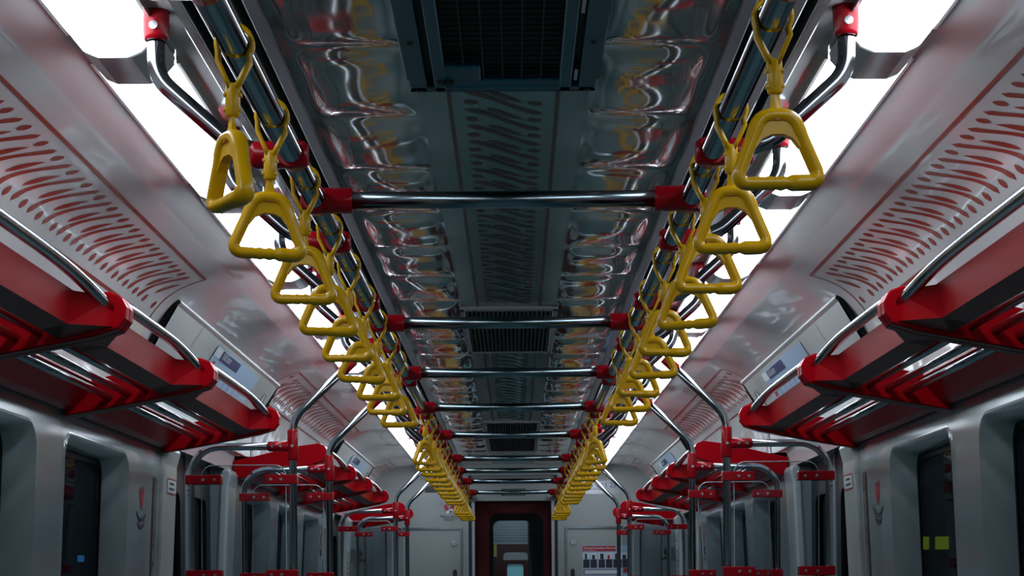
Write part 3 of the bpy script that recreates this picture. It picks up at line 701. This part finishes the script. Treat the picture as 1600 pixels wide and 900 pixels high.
# ------------------------------------------------------------------ wall stickers
def wq(side, z, h, off=.002): return P(side*(wallx(h)-off), h, z)
for side, sd in ((-1, 'left'), (1, 'right')):
    for di, dz in enumerate((0, 6.16)):
        wh = 'first' if di == 0 else 'second'
        # shoe-print emblem with two dark text arcs
        m = MB(); zc = 6.68+dz; rd = 1 if side < 0 else -1        # reading direction along depth
        def leaf(z0, h0, z1, h1, wdt, mi):
            n = 8; L, R = [], []
            for k in range(n+1):
                q_ = k/n; ww = wdt*math.sin(math.pi*(.08+.88*q_))**.7
                L.append(wq(side, zc+rd*(z0+(z1-z0)*q_-ww), h0+(h1-h0)*q_)); R.append(wq(side, zc+rd*(z0+(z1-z0)*q_+ww), h0+(h1-h0)*q_))
            m.add(L+R, [(k, k+1, n+2+k, n+1+k) for k in range(n)], mi)
        leaf(-.022, .365, -.014, .298, .017, 0); leaf(.026, .372, .012, .306, .017, 0); leaf(.02, .312, -.012, .282, .010, 0)
        leaf(-.02, .285, .012, .270, .008, 1)
        for (he, hb, half, th) in ((.270, .238, .085, .016), (.232, .212, .060, .017)):
            n = 12; I, O = [], []
            for k in range(n+1):
                u = -1+2*k/n; hm = hb+(he-hb)*u*u; tt = th*(1-.35*u*u)
                I.append(wq(side, zc+rd*half*u, hm+tt)); O.append(wq(side, zc+rd*half*u, hm))
            m.add(I+O, [(k, k+1, n+2+k, n+1+k) for k in range(n)], 2)
            for k in range(7):
                u = -.75+1.5*k/6; hm = hb+(he-hb)*u*u+.004
                m.add([wq(side, zc+rd*(half*u-.0035), hm, .003), wq(side, zc+rd*(half*u+.0035), hm, .003), wq(side, zc+rd*(half*u+.0035), hm+.005, .003), wq(side, zc+rd*(half*u-.0035), hm+.005, .003)], [(0, 1, 2, 3)], 3)
        o = obj('emblem_sticker', m, [M['crimson'], M['white'], M['ink'], M['steel_d']], fix=False)
        tag(shift_mesh(o, wq(side, zc, .3)), 'red shoe-print emblem with dark arcs on the %s wall before the %s doorway' % (sd, wh), 'sticker', 'emblem stickers on the walls')
        # long brown strip with pale marks
        m = MB(); za, zb = 6.875+dz, 6.945+dz
        m.add([wq(side, za, -.6), wq(side, zb, -.6), wq(side, zb, .415), wq(side, za, .415)], [(0, 1, 2, 3)], 0)
        h = .395; k = 0
        while h > -.55:
            ln = .03+.02*((k*7) % 3)
            m.add([wq(side, za+.02, h-ln, .003), wq(side, zb-.02, h-ln, .003), wq(side, zb-.018, h, .003), wq(side, za+.024, h, .003)], [(0, 1, 2, 3)], 1); h -= ln+.016; k += 1
        o = obj('sticker_strip', m, [M['strip'], M['beige']], fix=False)
        tag(shift_mesh(o, wq(side, za, 0)), 'tall narrow brown strip with pale marks on the %s wall before the %s doorway' % (sd, wh), 'strip', 'narrow brown strips by the doors')
        # small notice on the jamb
        m = MB(); jz = 7.15+dz
        def jq(z, h, off=.02): return P(side*(wallx(h)-off), h, z)
        m.add([jq(jz-.085, .365), jq(jz+.085, .365), jq(jz+.085, .42), jq(jz-.085, .42)], [(0, 1, 2, 3)], 0)
        for ha, hb in ((.363, .368), (.417, .422)): m.add([jq(jz-.086, ha, .021), jq(jz+.086, ha, .021), jq(jz+.086, hb, .021), jq(jz-.086, hb, .021)], [(0, 1, 2, 3)], 1)
        for ha, w_ in ((.403, .05), (.383, .06)): m.add([jq(jz-w_, ha-.005, .021), jq(jz+w_*.8, ha-.005, .021), jq(jz+w_*.8, ha+.004, .021), jq(jz-w_, ha+.004, .021)], [(0, 1, 2, 3)], 2)
        o = obj('notice', m, [M['white'], M['crimson'], M['ink']], fix=False)
        tag(shift_mesh(o, jq(jz, .38)), 'small white red-edged notice on the near post of the %s %s-hand doorway' % (wh, sd), 'notice', 'notices on the door posts')
# warning triangle on the right door
m = MB(); x = 1.383
m.add([P(x, .30, 7.34), P(x, .30, 7.48), P(x, .44, 7.48), P(x, .44, 7.34)], [(0, 1, 2, 3)], 1); m.add([P(x-.001, .30, 7.34), P(x-.001, .30, 7.48), P(x-.001, .34, 7.48), P(x-.001, .34, 7.34)], [(0, 1, 2, 3)], 0)
m.add([P(x-.001, .35, 7.35), P(x-.001, .35, 7.47), P(x-.001, .425, 7.41)], [(0, 1, 2)], 0)
tag(shift_mesh(obj('warning_sticker', m, [M['warn'], M['paper']], fix=False), P(x, .37, 7.41)), 'blue and yellow warning sticker inside the first right-hand doorway', 'sticker')
for side, sd in ((-1, 'left'), (1, 'right')):
    m = MB(); z = 14.765; xx = lambda h: side*(wallx(h)-.02)
    for ha, hb, mi in ((.36, .42, 0), (.28, .34, 1), (.20, .25, 0), (.12, .18, 1), (.14, .165, 2)):
        m.add([P(xx(ha), ha, z-.04), P(xx(ha), ha, z+.04), P(xx(hb), hb, z+.04), P(xx(hb), hb, z-.04)], [(0, 1, 2, 3)], mi)
    tag(shift_mesh(obj('notice', m, [M['paper'], M['white'], M['crimson']], fix=False), P(xx(.3), .3, z)), 'column of small blue and white stickers on the far %s-hand door post' % sd, 'sticker', 'sticker columns on the far posts')

# ------------------------------------------------------------------ end wall: cabinets, plates, writing
for side, sd in ((-1, 'left'), (1, 'right')):
    xi = .468 if side < 0 else .475; xo = 1.12
    t = thing('end_cabinet', P(side*.8, -1.2, Z_END), 'white locker door with steel edging in the end wall, %s of the gangway door' % sd, 'cabinet', 'locker doors in the end wall')
    b = MB(); b.box(P(side*xi, -1.1, Z_END-.018), P(side*xo, .508, Z_END)); obj('door', b, M['endwall'], t, bevel=.004)
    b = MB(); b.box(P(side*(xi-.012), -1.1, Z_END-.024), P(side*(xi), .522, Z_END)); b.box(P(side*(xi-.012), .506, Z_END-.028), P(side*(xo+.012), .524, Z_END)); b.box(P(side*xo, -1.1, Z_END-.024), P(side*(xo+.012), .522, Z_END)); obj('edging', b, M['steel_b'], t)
    b = MB(); xl = xi+.058; b.tube([P(side*xl, .385, Z_END-.03), P(side*xl, .385, Z_END-.015)], .026, 20); b.tube([P(side*xl, .385, Z_END-.035), P(side*xl, .385, Z_END-.02)], .014, 16); obj('lock', b, M['steel'], t)
    b = MB(); b.prism([P(side*(xi+.048)+x, h, Z_END-.026) for x, h in rrect(-.018, .018, .02, .15, .017)], (0, .01, 0)); obj('handle', b, M['dark'], t)
    b = MB(); b.box(P(side*1.127, -1.1, Z_END-.02), P(side*1.30, .50, Z_END)); tag(obj('side_panel', b, M['wall']), 'narrow grey side panel in the %s corner of the end wall' % sd, 'panel')
# emergency instructions on the right locker
m = MB(); zf = Z_END-.021; x0 = .592; s = 1/176.8
def eq(px, py, dz=0): return P((px-806)*s+.02, (916-py)*s, zf-dz)
def er(a, b, c, d, mi, dz=0): m.add([eq(a, d, dz), eq(b, d, dz), eq(b, c, dz), eq(a, c, dz)], [(0, 1, 2, 3)], mi)
er(910, 983, 853, 930, 0); er(910.5, 962.5, 853.8, 862.3, 1, .002); er(964, 967.5, 856, 858, 3, .002)
for i, a in enumerate((911.5, 923, 935.5, 947, 958.5, 970.5)):
    er(a, a+10, 864.5, 874.5, 4, .001); er(a, a+10, 875, 888, 2, .002); er(a+2.5, a+6+(i % 3), 866+(i % 2)*2, 874.5, 2 if i not in (3,) else 1, .003); er(a+1, a+9, 880+(i % 2), 881.5+(i % 2), 3, .003)
er(911, 968, 890, 899, 5, .002); er(914, 965, 892, 897.5, 4, .003); er(974, 982, 889, 896, 1, .002)
text_into(m, 'Petunjuk Keadaan Darurat', .0265, eq(912, 858.6, .004), (1, 0, 0), (0, 0, 1), 4)
text_into(m, 'Emergency Instruction', .012, eq(912, 861.5, .004), (1, 0, 0), (0, 0, 1), 4)
tag(shift_mesh(obj('emergency_notice', m, [M['paper'], M['crimson'], M['ink'], M['navy'], M['white'], M['grey']], fix=False), eq(945, 890)), 'emergency instruction sheet with red heading on the right end locker', 'notice')
# car number plate
zf = Z_END-.004; m = MB(); er(912, 971, 752.5, 764.5, 0); er(908, 972, 766, 773, 1, .001)
text_into(m, 'K3 1 11 25', .062, eq(915.5, 762, .003), (1, 0, 0), (0, 0, 1), 2)
for k in range(9): er(914+k*3.2, 916+k*3.2, 768+(k % 2), 771, 3, .002)
tag(shift_mesh(obj('number_plate', m, [M['plate'], M['steel_d'], M['ink'], M['white']], fix=False), eq(940, 762)), 'car number lettering above a metal plate, right part of the end wall', 'plate')
# slogan emblem
m = MB()
def blob(cx, cy, rx, ry, ang, mi, dz=.001):
    a0 = math.radians(ang); pts = []
    for k in range(18):
        a = 2*math.pi*k/18; u, v = rx*math.cos(a)*(1+.15*math.sin(a)), ry*math.sin(a); pts.append(eq(cx+u*math.cos(a0)-v*math.sin(a0), cy+u*math.sin(a0)+v*math.cos(a0), dz))
    m.add(pts, [tuple(range(18))], mi)
blob(698, 792.5, 3.1, 5.6, -22, 0); blob(707.3, 790.8, 2.8, 6, 14, 0); blob(701, 799, 3.6, 2.4, -25, 1, .002); blob(706, 796.5, 3, 2.2, -20, 1, .003); blob(704.5, 798.2, 2.6, .8, -25, 2, .004)
for a, b, c, d in ((689, 787.5, 692.5, 787.2), (690.5, 790.5, 692.5, 790.2), (691, 783.5, 693, 785)):
    m.add([eq(a, b+.25, .001), eq(c, d+.25, .001), eq(c, d-.25, .001), eq(a, b-.25, .001)], [(0, 1, 2, 3)], 2)
def arc_text(txt, cx, cy, R, size, spread):
    n = len(txt)
    for k, ch in enumerate(txt):
        a = -spread+2*spread*k/(n-1); px, py = cx+R*math.sin(a), cy+R*math.cos(a)
        text_into(m, ch, size, eq(px-1.0, py, .002), (math.cos(a), 0, math.sin(a)), (-math.sin(a), 0, math.cos(a)), 2)
arc_text('BANGGA BUATAN', 703.5, 767, 41.5, .0235, .36); arc_text('INDONESIA', 703.5, 767, 46, .0235, .235)
tag(shift_mesh(obj('slogan_emblem', m, [M['crimson'], M['white'], M['ink']], fix=False), eq(703, 797)), 'two dark red shoe prints over curved slogan on the left end wall', 'sticker')
# dark plate half hidden by the left handles, and label plates above the gangway door
m = MB(); er(665, 690, 759, 768.5, 0); text_into(m, 'EXIT', .001, eq(666, 767, .003), (1, 0, 0), (0, 0, 1), 1) if False else None
tag(shift_mesh(obj('name_plate', m, M['ink'], fix=False), eq(678, 764)), 'dark plate on the end wall behind the last left handles', 'plate')
for py0, py1, wd in ((763.5, 767.8, 'upper'), (770.5, 774.3, 'lower')):
    m = MB(); er(784.5, 822, py0, py1, 0)
    for k in range(8): er(788+k*4, 790.6+k*4+(k % 2), (py0+py1)/2-.7, (py0+py1)/2+.7, 1, .002)
    tag(shift_mesh(obj('label_plate', m, [M['ink'], M['grey']], fix=False), eq(803, (py0+py1)/2)), '%s of two small black label plates above the gangway door' % wd, 'plate', 'label plates above the gangway door')
# equipment in the end corners
for side, sd in ((-1, 'left'), (1, 'right')):
    m = MB(); m.box(P(side*1.315, .20, 15.5), P(side*1.285, .32, 15.62)); m.tube([P(side*1.28, .23, 15.56), P(side*1.24, .22, 15.56)], .012, 10); m.tube([P(side*1.28, .28, 15.56), P(side*1.262, .28, 15.56)], .02, 12)
    tag(shift_mesh(obj('emergency_valve', m, M['dark'], bevel=.003), P(side*1.3, .26, 15.56)), 'small dark emergency valve on the %s wall beside the end wall' % sd, 'valve')

# ------------------------------------------------------------------ lit signs on the night platform
def night_sign(px, py, wpx, hpx, Xw, key, label, extra=None):
    Z = 2900*(abs(Xw)-.02*(1 if Xw > 0 else -1))/abs(px-806); s_ = Z/2900
    t = thing('platform_sign', (Xw, Z, -.05), label, 'sign', None)
    b = MB(); H = (916-py)*s_; b.box(P(Xw-wpx*s_/2, H-hpx*s_/2, Z), P(Xw+wpx*s_/2, H+hpx*s_/2, Z+.06)); obj('lit_panel', b, M[key], t)
    p = MB(); p.tube([P(Xw, H-hpx*s_/2, Z+.03), (Xw, Z+.03, -.05)], .03, 10); obj('post', p, M['dark'], t)
night_sign(1473, 853, 20, 20, 7, 'sign_g', 'large glowing yellow-green sign outside the right-hand window')
night_sign(1448, 853, 8, 20, 7.6, 'sign_g', 'narrow glowing yellow-green sign outside the right-hand window')
night_sign(126, 868, 9, 10, -7, 'sign_b', 'small glowing blue sign outside the left-hand window')
